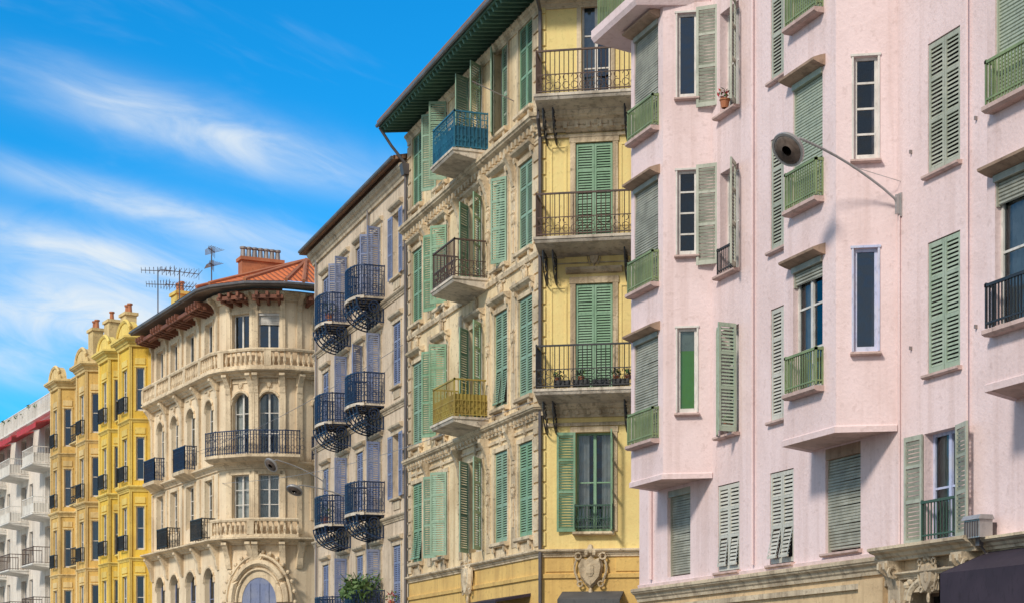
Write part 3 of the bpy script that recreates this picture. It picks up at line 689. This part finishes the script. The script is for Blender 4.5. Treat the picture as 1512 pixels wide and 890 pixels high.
for si in range(len(path)-1):
    f=Fr(path[si],path[si+1]); w=Wall(B,f,0,f.L,0,18.6,SP)
    if si==0: cs=[(1.4,.5),(3.6,.5),(6.0,.55),(8.6,.5)]
    elif si in(2,3): cs=[(f.L/2,.44)]
    elif si==5: cs=[(1.3,.5),(4,.5),(6.5,.5)]
    else: cs=[]
    for c,h in cs:
        w.hole(c-h,c+h,16.05,17.7,.25); window(B,f,c-h,c+h,16.05,17.7,.22,2,1,'white_frame',None,'dark_glass'); surround(B,f,c-h,c+h,16.05,17.7,ST,.1,.04)
        if si==3: roller(B,f,c-h,c+h,17.2,17.7,.1,'white_frame',0,.1,.01)
        w.hole(c-h,c+h,11.75,14.35,.3); window(B,f,c-h,c+h,11.75,14.35,.26,2,3,'white_frame','sides'); arch(B,f,c-h,c+h,13.85,14.35,SP,.28)
        w.hole(c-h,c+h,8.95,10.85,.25); window(B,f,c-h,c+h,8.95,10.85,.22,2,3,'white_frame','full'); surround(B,f,c-h,c+h,8.95,10.85,ST,.12,.05)
        if si==0: w.hole(c-h-.15,c+h+.15,3.0,7.0,.3); window(B,f,c-h-.15,c+h+.15,3,7,.28,2,3,'blue_shutter_paint'); arch(B,f,c-h-.15,c+h+.15,6.35,7,SP,.28)
        for vv in(15.0,11.4): box(B,f,c-h-.1,c+h+.1,vv-.25,vv-.1,-.01,.05,ST)
        orn(B,f,c,14.68,.32,ST,.03)
    w.done()
    if si==0: us=[.2,2.5,4.8,7.3,9.8]
    elif si==5: us=[.15,2.6]
    elif si in(2,3): us=[.06,f.L-.06]
    else: us=[]
    for u in us:
        box(B,f,u-.13,u+.13,11.45,14.9,-.02,.10,ST); box(B,f,u-.17,u+.17,14.6,14.95,-.02,.15,ST); box(B,f,u-.17,u+.17,11.4,11.65,-.02,.15,ST)
        box(B,f,u-.11,u+.11,16.1,18.0,-.02,.08,ST); console(B,f,u,15.1,.45,.9,ST,.24); console(B,f,u,18.5,.5,.7,ST,.2)
        box(B,f,u-.12,u+.12,8.3,11.0,-.02,.06,ST); console(B,f,u,7.95,.45,1.1,ST,.26)
cc=Fr((pts[2].x,pts[2].y),(pts[5].x,pts[5].y)); 
ac=cc.L/2
for rr,th,ww in((1.2,.15,.5),(1.42,.07,.5),(1.0,.06,.5)):
    tube(B,ST,[cc.p(ac+rr*math.cos(R(a)),5.4+rr*1.4*math.sin(R(a)),ww) for a in range(0,181,9)],th,6)
for k in range(16):
    a=R(12*k); ell(B,ST,cc,ac+1.55*math.cos(a),5.4+2.15*math.sin(a),.42,.10,.10,.1,6,4)
B.add(ST,[cc.p(ac+r_*math.cos(R(a)),5.4+r_*1.4*math.sin(R(a)),.46) for r_ in(.75,1.3) for a in range(0,181,12)],[(i,i+1,i+17,i+16) for i in range(15)])
B.add('blue_shutter_paint',[cc.p(ac-.76,0,.44),cc.p(ac+.76,0,.44)]+[cc.p(ac+.76*math.cos(R(a)),5.4+1.07*math.sin(R(a)),.44) for a in range(0,181,15)],[tuple(range(15))])
for du in(-.4,0,.4): box(B,cc,ac+du-.03,ac+du+.03,2,6.2,.441,.47,'blue_shutter_paint')
orn(B,cc,ac,7.35,.5,ST,.5)
cornice(B,ST,path,7.85,.3,.6); cornice(B,ST,path,11.1,.3,.3); cornice(B,ST,path,14.95,.36,.55); cornice(B,ST,path,18.2,.4,.35)
def balustr(path,z,h,mat,off):
    pp=offpath(path,off)
    sweep(B,mat,pp,[(-.1,z+h-.14),(.1,z+h-.14),(.13,z+h-.06),(.11,z+h),(-.1,z+h)]); sweep(B,mat,pp,[(-.1,z),(.11,z),(.1,z+.12),(-.09,z+.12)])
    L=along(pp,.24)
    for i,(p,t) in enumerate(L):
        if i%9==0:
            G=Fr((p.x,p.y),d=t); box(B,G,-.15,.15,z+.1,z+h-.12,-.11,.11,mat)
        else: lathe(B,mat,p.x,p.y,[(.05,z+.12),(.035,z+.18),(.075,z+.32),(.06,z+.42),(.035,z+h-.25),(.055,z+h-.14)],6)
balustr(path,15.3,.85,ST,.38); balustr(path[1:6],8.15,.8,ST,.42)
bp=offpath(path[1:6],.75); sweep(B,ST,path[1:6],[(0,11.3),(.55,11.35),(.82,11.5),(.82,11.62),(0,11.62)])
railing(B,'iron_blue',bp,11.62,1.0,.12,.016,'ornate',.02)
f0=Fr(path[0],path[1])
for c in(1.4,6.0):
    extr(B,f0,ST,c-.9,c+.9,[(0,11.1),(.6,11.35),(.62,11.5),(0,11.5)]); railing(B,'iron_blue',[f0.xy(c-.85,0),f0.xy(c-.85,.55),f0.xy(c+.85,.55),f0.xy(c+.85,0)],11.5,1.05,.12,.016,'ornate')
for c in(3.6,8.6): railing(B,'iron_black',[f0.xy(c-.8,0),f0.xy(c-.8,.6),f0.xy(c+.8,.6),f0.xy(c+.8,0)],8.2,.9,.12,.016,'ornate')
f5=Fr(path[5],path[6]); balcony(B,f5,.7,2.3,11.5,.7,1.0,ST,'iron_blue','ornate',.2,None,True)
sweep(B,'eave_wood',path,[(-.1,18.75),(1.05,18.62),(1.08,18.75),(-.1,18.95)])
pp=offpath(path,1.1); tube(B,'zinc_gutter',[(x,y,18.74) for x,y in pp],.06,6)
for si,us in((0,[.5,.9,1.3,2.9,3.3,3.7,4.1,5.4,5.8,6.2,6.6,8.2,8.6,9.0,9.4]),(2,[.2,.66,1.1]),(3,[.2,.64,1.1]),(5,[.5,1.0,1.5,2.0,2.5,3])):
    f=Fr(path[si],path[si+1])
    for u in us: extr(B,f,'eave_wood_red',u-.06,u+.06,[(0,18.0),(.75,18.1),(.95,18.25),(.95,18.42),(0,18.42)])
    box(B,f,us[0]-.2,us[-1]+.2,18.1,18.25,.45,.57,'eave_wood_red'); box(B,f,us[0]-.2,us[-1]+.2,18.15,18.3,.75,.85,'eave_wood_red')
ev=offpath(path,1.12); cen=P+Vector((4.2,1.8)); ZR=20.9
inner=[pts[0]-Vector((uL.y,-uL.x))*5.2]+[cen]*5+[pts[6]+Vector((-.14,.99))*5.2]
for i in range(len(ev)-1):
    a,b=ev[i],ev[i+1]; c,d=inner[i+1],inner[i]
    if i in(1,2,3,4): B.q('red_roof_tiles',(a[0],a[1],18.82),(b[0],b[1],18.82),(cen.x,cen.y,ZR))
    else: B.q('red_roof_tiles',(a[0],a[1],18.82),(b[0],b[1],18.82),(c[0],c[1],ZR),(d[0],d[1],ZR))
tube(B,'terracotta',[(inner[0].x,inner[0].y,ZR),(cen.x,cen.y,ZR+.02),(inner[6].x,inner[6].y,ZR)],.12,6)
for i in(1,2,3,4,5): tube(B,'terracotta',[(ev[i][0],ev[i][1],18.86),(cen.x,cen.y,ZR+.03)],.09,5)
B.q(SP,(path[0][0],path[0][1],0),(path[0][0]+9,path[0][1]+1.3,0),(path[0][0]+9,path[0][1]+1.3,18.6),(path[0][0],path[0][1],18.6))
def chimney(B,x,y,z0,z1,lx,ly,mat,n,yaw=0,potm='terracotta'):
    G=Fr((x,y),d=(math.cos(yaw),math.sin(yaw)))
    box(B,G,-lx/2,lx/2,z0,z1,-ly/2,ly/2,mat); box(B,G,-lx/2-.08,lx/2+.08,z1-.15,z1+.002,-ly/2-.08,ly/2+.08,mat)
    for k in range(n):
        q=G.xy(-lx/2+lx*(k+.5)/n,0); lathe(B,potm,q[0],q[1],[(.13,z1),(.1,z1+.4),(.15,z1+.42),(.15,z1+.5),(.09,z1+.5)],8)
chimney(B,16.6,79,19.5,21.15,1.9,.6,'terracotta',7,R(5),'pipe_grey')
B.finish()
def aerial(x,y,z,h,L,yaw,n=9):
    B=Bld('tv_aerial'); tube(B,'pipe_dark',[(x,y,z),(x,y,z+h)],.03,5)
    dx,dy=math.cos(yaw),math.sin(yaw)
    for zz,LL in((z+h-.1,L),(z+h-.75,L*.7)):
        tube(B,'pipe_dark',[(x-dx*LL*.6,y-dy*LL*.6,zz),(x+dx*LL*.6,y+dy*LL*.6,zz)],.022,4)
        for k in range(n):
            t=-.6+1.2*k/(n-1); e=.16+.3*(k/(n-1)); cx,cy=x+dx*LL*t,y+dy*LL*t
            tube(B,'pipe_dark',[(cx-dy*e,cy+dx*e,zz-.1),(cx+dy*e,cy-dx*e,zz+.1)],.013,4); tube(B,'pipe_dark',[(cx,cy,zz-e*.6),(cx,cy,zz+e*.6)],.011,4)
    B.finish()
aerial(13.7,83.6,18.9,2.6,1.6,R(10)); aerial(12.9,85.0,18.9,2.9,1.3,R(-12)); aerial(14.6,80.2,19.0,2.8,.7,R(60),7)
# ============================================================ DISTANT YELLOW BUILDINGS
def terrace(name,P0,P1,top,wall,trim,bays,floors,iron,fl0,fh,chims):
    B=Bld(name); f=Fr(P0,P1); w=Wall(B,f,0,f.L,0,top,wall); d=.85
    poly=[(0,0)]
    for a,b in bays: poly+=[(a,0),(a+.35,d),(b-.35,d),(b,0)]
    poly+=[(f.L,0)]
    pth=[f.xy(u,ww) for u,ww in poly]
    for a,b in bays:
        q=[f.xy(a,0),f.xy(a+.35,d),f.xy(b-.35,d),f.xy(b,0)]
        for i in range(3):
            g=Fr(q[i],q[i+1]); ww=Wall(B,g,0,g.L,4.6,top,wall)
            for k in range(floors):
                v=fl0+k*fh; m=g.L/2; h=.42 if i==1 else .2
                ww.hole(m-h,m+h,v,v+2.1,.15); window(B,g,m-h,m+h,v,v+2.1,.13,2 if i==1 else 1,2,'white_frame',random.choice((None,'full','sides')),'dark_glass')
                surround(B,g,m-h,m+h,v,v+2.1,trim,.07,.03)
                box(B,g,m-h-.05,m+h+.05,v+2.25,v+2.55,-.01,.04,trim)
                if i==1: railing(B,iron,[g.xy(m-h-.1,0),g.xy(m-h-.1,.2),g.xy(m+h+.1,.2),g.xy(m+h+.1,0)],v,.7,.12,.016)
            box(B,g,-.07,.07,4.6,top-.3,-.02,.06,trim); box(B,g,g.L-.07,g.L+.07,4.6,top-.3,-.02,.06,trim)
            ww.done()
        B.q(trim,*[(x,y,4.6) for x,y in q]); B.q(trim,*[(x,y,top) for x,y in q])
    gaps=[]; last=0
    for a,b in bays+[(f.L,f.L)]:
        if a-last>1.2: gaps.append((last,a))
        last=b
    for a,b in gaps:
        m=(a+b)/2
        for k in range(floors):
            v=fl0+k*fh
            if b-a>2: w.shut(m-.45,m+.45,v,v+2.15,L=175,Rr=175,mat='blue_shutter_paint' if k%2 else 'white_shutter_paint',glass='dark_glass')
            else: w.hole(m-.4,m+.4,v,v+2.1,.2); window(B,f,m-.4,m+.4,v,v+2.1,.18,2,2,'white_frame',None,'dark_glass')
            balcony(B,f,m-.75,m+.75,v,.6,.95,trim,iron,'scroll',.14,None,False,.14)
    w.done()
    for k in range(floors): cornice(B,trim,pth,fl0+k*fh-.55,.18 if k%2 else .3,.12 if k%2 else .2)
    cornice(B,trim,pth,top-.35,.5,.4)
    for a,b in bays:
        m=(a+b)/2; r=(b-a)/2-.1
        pr=[(m+r*math.cos(R(t)),top+.12+r*.75*math.sin(R(t))) for t in range(0,181,15)]
        vs=[f.p(u,v,d+.05) for u,v in pr]+[f.p(u,v,d-.35) for u,v in pr]; n=len(pr)
        B.add(trim,vs,[tuple(range(n)),tuple(range(2*n-1,n-1,-1))]+[(i,i+1,i+1+n,i+n) for i in range(n-1)])
        tube(B,trim,[f.p(u,v,d+.05) for u,v in pr],.1,5)
    B.q('old_roof_tiles',f.p(0,top+.1,0),f.p(f.L,top+.1,0),f.p(f.L,top+1.4,-5),f.p(0,top+1.4,-5))
    for uu in(0,f.L): B.q(wall,f.p(uu,0,0),f.p(uu,0,-10),f.p(uu,top,-10),f.p(uu,top,0))
    for u,wb,z1,n in chims:
        q=f.xy(u,wb); chimney(B,q[0],q[1],top,z1,.9,.6,trim,n,R(-80))
    B.finish()
def S(s): q=P+uL*s; return (q.x,q.y)
terrace('bright_yellow_building',S(-17.4),S(-10.08),18.6,'bright_yellow_plaster','bright_yellow_trim',[(.8,3.2),(4.4,7.0)],4,'iron_black',5.1,3.35,[(7.0,-1.5,21.0,2)])
terrace('golden_yellow_building',S(-27.4),S(-17.43),18.7,'golden_plaster','golden_trim',[(.6,3.0),(6.3,8.8)],4,'iron_black',5.1,3.35,[(2.6,-1.2,21.8,2),(4.8,-1.5,21.9,1),(8.4,-1.4,21.6,2)])
# ============================================================ WHITE MODERN BUILDING
B=Bld('white_balcony_apartment_building')
f=Fr(S(-62),S(-27.43)); w=Wall(B,f,0,f.L,0,17.6,'white_plaster')
lv=[3.1,6.1,9.0,11.9,14.8]
u=f.L-3.5
while u>1.6:
    for v in lv:
        w.hole(u-.7,u+.7,v+.1,v+2.3,.3); window(B,f,u-.7,u+.7,v+.1,v+2.3,.28,2,1,'white_frame',random.choice((None,'full')),'dark_glass')
        w.hole(u+1.5,u+2.4,v+.8,v+2.3,.2); window(B,f,u+1.5,u+2.4,v+.8,v+2.3,.18,1,1,'white_frame',None,'dark_glass')
        balcony(B,f,u-1.5,u+1.4,v,1.2,.95,'white_trim','white_trim' if v>10 else 'iron_rusty','bars',.16,'white_trim' if v!=9.0 else None,False,.16)
    u-=6.2
w.done()
cornice(B,'white_trim',[S(-62),S(-27.43)],17.4,.35,.5)
g=Fr(f.xy(0,-1.6),f.xy(f.L,-1.6)); w=Wall(B,g,0,g.L,17.6,19.4,'white_plaster')
for k in range(8): w.hole(2+k*4,4+k*4,17.7,19.1,.2); window(B,g,2+k*4,4+k*4,17.7,19.1,.18,2,1,'white_frame',None,'dark_glass')
w.done(); cornice(B,'white_trim',[g.xy(0),g.xy(g.L)],19.3,.3,.3)
railing(B,'white_trim',[f.xy(.1,.35),f.xy(f.L-.1,.35)],17.78,1.0,.2,.02)
B.q('white_plaster',g.p(0,19.5),g.p(g.L,19.5),g.p(g.L,19.5,-8),g.p(0,19.5,-8)); B.q('white_plaster',f.p(0,17.6),f.p(f.L,17.6),f.p(f.L,17.6,-8),f.p(0,17.6,-8))
for fr,t in((f,17.6),(g,19.5)):
    for uu in(0,fr.L): B.q('white_plaster',fr.p(uu,0,0),fr.p(uu,0,-8),fr.p(uu,t,-8),fr.p(uu,t,0))
for a_ in(.8,7.0,13.2,19.4): extr(B,f,'awning_red',f.L-a_-4.8,f.L-a_,[(.02,17.3),(1.35,16.95),(1.35,16.65),(1.32,16.65),(1.32,16.9),(.02,17.24)])
q=g.xy(g.L-2,-1.5); chimney(B,q[0],q[1],19.5,21.3,.9,.7,'white_trim',2,R(-80))
B.finish()
B=Bld('terrace_plants')
for k in range(16):
    uu=f.L-5-k*1.7; q=f.xy(uu,.1); foliage(B,(q[0],q[1],18.4+random.uniform(0,.3)),.4,.4,random.uniform(.2,.5),45,.12)
    q=f.xy(uu,-2); foliage(B,(q[0],q[1],19.7),.6,.6,random.uniform(.1,.6),45,.12)
B.finish()
# ============================================================ PLANTS
F=Fr((16.4,0),d=DW)
q=F.xy(-32.1,.12); pot('potted_plant',q[0],q[1],13.42,.1,.15,.16,60,('leaf_green','leaf_light','flower_red'))
q=F.xy(-31.95,.1); pot('potted_plant',q[0],q[1],6.86,.1,.15,.13,50)
B=Bld('balcony_plants')
for u,w_,s in((-59.2,.75,.4),(-58.6,.8,.55),(-58.0,.8,.45),(-59.0,.4,.4),(-58.2,.4,.6)):
    q=F.xy(u,w_); foliage(B,(q[0],q[1],4.9+s*.3),.5,.5,s,150,.11); lathe(B,'terracotta',q[0],q[1],[(.12,4.02),(.18,4.4),(.15,4.4)],8)
    for k in range(14):
        a=random.uniform(0,6.28); r=random.uniform(.3,.7); h=random.uniform(.6,1.1)
        tube(B,'leaf_light',[(q[0],q[1],4.6),(q[0]+r*.5*math.cos(a),q[1]+r*.5*math.sin(a),4.6+h*.8),(q[0]+r*math.cos(a),q[1]+r*math.sin(a),4.6+h)],.014,3)
B.finish()
for u,z in((-62.6,15.02),(-63.3,7.7)): q=F.xy(u,.7); pot('potted_plant',q[0],q[1],z,.15,.3,.3,90)
q=F.xy(-56.2,.2); pot('potted_plant',q[0],q[1],4.36,.12,.2,.25,90,('leaf_green','leaf_light','flower_red'))
for u in(.6,1.2,2.1,2.4): q=Fc.xy(u,.78); pot('potted_plant',q[0],q[1],9.53,.08,.08,.14,40)
def cable(a,b,sag):
    B=Bld('overhead_cable'); a=Vector(a); b=Vector(b)
    tube(B,'pipe_grey',[tuple(a.lerp(b,t/12)+Vector((0,0,-sag*math.sin(math.pi*t/12)))) for t in range(13)],.010,4); B.finish()
cable((16.3,43.2,9.2),(14.2,76,10.6),.5); cable((16.3,55.2,12.9),(12.9,85,12.5),.5)
# ============================================================ GROUND
def sheet(name,mat,x0,x1,y0,y1,z):
    B=Bld(name); B.q(mat,(x0,y0,z),(x1,y0,z),(x1,y1,z),(x0,y1,z)); B.finish()
sheet('ground','pavement_stone',-1500,1500,-1500,2500,-.004)
sheet('road','asphalt',-4,13.2,-60,74,.0)
B=Bld('pavement'); 
for pth in([(13.3,-40),(13.3,38.2)],[(13.3,41),(13.3,69)]):
    y0,y1=pth[0][1],pth[1][1]; G=Fr((13.2,y1),d=DW)
    box(B,G,0,y1-y0,0,.13,-3.18,0,'pavement_stone')
B.finish()
B=Bld('road_marking')
for k in range(16): B.q('white_line',(4.5,-30+k*6,.004),(4.65,-30+k*6,.004),(4.65,-27+k*6,.004),(4.5,-27+k*6,.004))
B.finish()
# ============================================================ SKY + SUN
wd=bpy.data.worlds.new('World'); scene.world=wd; wd.use_nodes=True; nt=wd.node_tree; nt.nodes.clear()
out=nt.nodes.new('ShaderNodeOutputWorld'); bg=nt.nodes.new('ShaderNodeBackground')
sky=nt.nodes.new('ShaderNodeTexSky'); sky.sky_type='NISHITA'; sky.sun_disc=False
SUN=Vector((-.66,-.44,.60)).normalized()
el=math.asin(SUN.z); az=math.atan2(SUN.x,SUN.y)
sky.sun_elevation=el; sky.sun_rotation=az%(2*math.pi); sky.dust_density=.3; sky.air_density=1.0; sky.ozone_density=2
tc=nt.nodes.new('ShaderNodeTexCoord').outputs['Generated']
sp=nt.nodes.new('ShaderNodeSeparateXYZ'); nt.links.new(tc,sp.inputs[0]); x,y,z=sp.outputs
M=lambda op,a,b=None,c=None,clamp=False: mth(nt,op,a,b,c,clamp)
A=M('ARCTAN2',x,y); E=M('DIVIDE',z,M('SQRT',M('ADD',M('ADD',M('MULTIPLY',x,x),M('MULTIPLY',y,y)),1e-5)))
tot=None
for a0,e0,L,wd_,sl,amp in((.178,.312,.095,.015,.22,.85),(.150,.2677,.10,.009,.2,.65),(.105,.243,.06,.013,.18,.95),(.115,.208,.085,.022,.08,1.15),(.2208,.238,.075,.02,.25,.5),(.075,.178,.05,.012,.1,.6)):
    da=M('SUBTRACT',A,a0); d1=M('DIVIDE',da,L); d2=M('DIVIDE',M('ADD',M('SUBTRACT',E,e0),M('MULTIPLY',da,sl)),wd_)
    g=M('MULTIPLY',M('EXPONENT',M('MULTIPLY',M('ADD',M('MULTIPLY',d1,d1),M('MULTIPLY',d2,d2)),-1.)),amp)
    tot=g if tot is None else M('ADD',tot,g)
cv=nt.nodes.new('ShaderNodeCombineXYZ'); nt.links.new(M('MULTIPLY',A,14.),cv.inputs[0]); nt.links.new(M('MULTIPLY',M('ADD',E,M('MULTIPLY',A,.2)),38.),cv.inputs[1])
n1=noise(nt,cv.outputs[0],1.,6,.58,1.1)
cv2=nt.nodes.new('ShaderNodeCombineXYZ'); nt.links.new(M('MULTIPLY',A,5.),cv2.inputs[0]); nt.links.new(M('MULTIPLY',M('ADD',E,M('MULTIPLY',A,.3)),16.),cv2.inputs[1])
n2=noise(nt,cv2.outputs[0],1.,5,.6,.5)
mask=M('MULTIPLY',tot,M('ADD',M('MULTIPLY',smooth(nt,n1,.2,.8),.85),.32))
mask=M('ADD',mask,M('MULTIPLY',smooth(nt,n2,.5,.85),.28),clamp=True)
mask=M('MULTIPLY',mask,.92)
tint=mixc(nt,1.,sky.outputs[0],(.38,1.16,1.60),'MULTIPLY')
hs=nt.nodes.new('ShaderNodeHueSaturation'); hs.inputs['Saturation'].default_value=1.08; nt.links.new(tint,hs.inputs['Color'])
cl=mixc(nt,mask,hs.outputs[0],(6.9,7.4,7.7))
# unseen overcast added to the sky behind the viewpoint to whiten the ambient light
back=M('ADD',M('MULTIPLY',x,-.342),M('MULTIPLY',y,-.94))
bm=M('MULTIPLY',smooth(nt,back,-.45,.25),M('ADD',M('MULTIPLY',smooth(nt,n2,.35,.7),.3),.68))
cl=mixc(nt,bm,cl,(5.9,5.6,5.2))
nt.links.new(cl,bg.inputs[0]); bg.inputs[1].default_value=.12; nt.links.new(bg.outputs[0],out.inputs[0])
try: wd.cycles.sampling_method='MANUAL'; wd.cycles.sample_map_resolution=512
except Exception: pass
sl=bpy.data.lights.new('sun','SUN'); sl.energy=2.85; sl.angle=R(8); sl.color=(1,.93,.83)
so=bpy.data.objects.new('sun',sl); scene.collection.objects.link(so); so.rotation_euler=SUN.to_track_quat('Z','Y').to_euler(); so.location=(0,0,60)
# ============================================================ CAMERA
cam=bpy.data.cameras.new('camera'); co=bpy.data.objects.new('camera',cam); scene.collection.objects.link(co)
co.location=(0,0,1.6); co.rotation_euler=(R(90),0,R(-20)); cam.sensor_width=36; cam.lens=61.9; cam.shift_y=.3803; cam.clip_end=5000; cam.clip_start=.1
scene.camera=co
scene.view_settings.view_transform='Standard'; scene.view_settings.look='None'; scene.view_settings.exposure=0
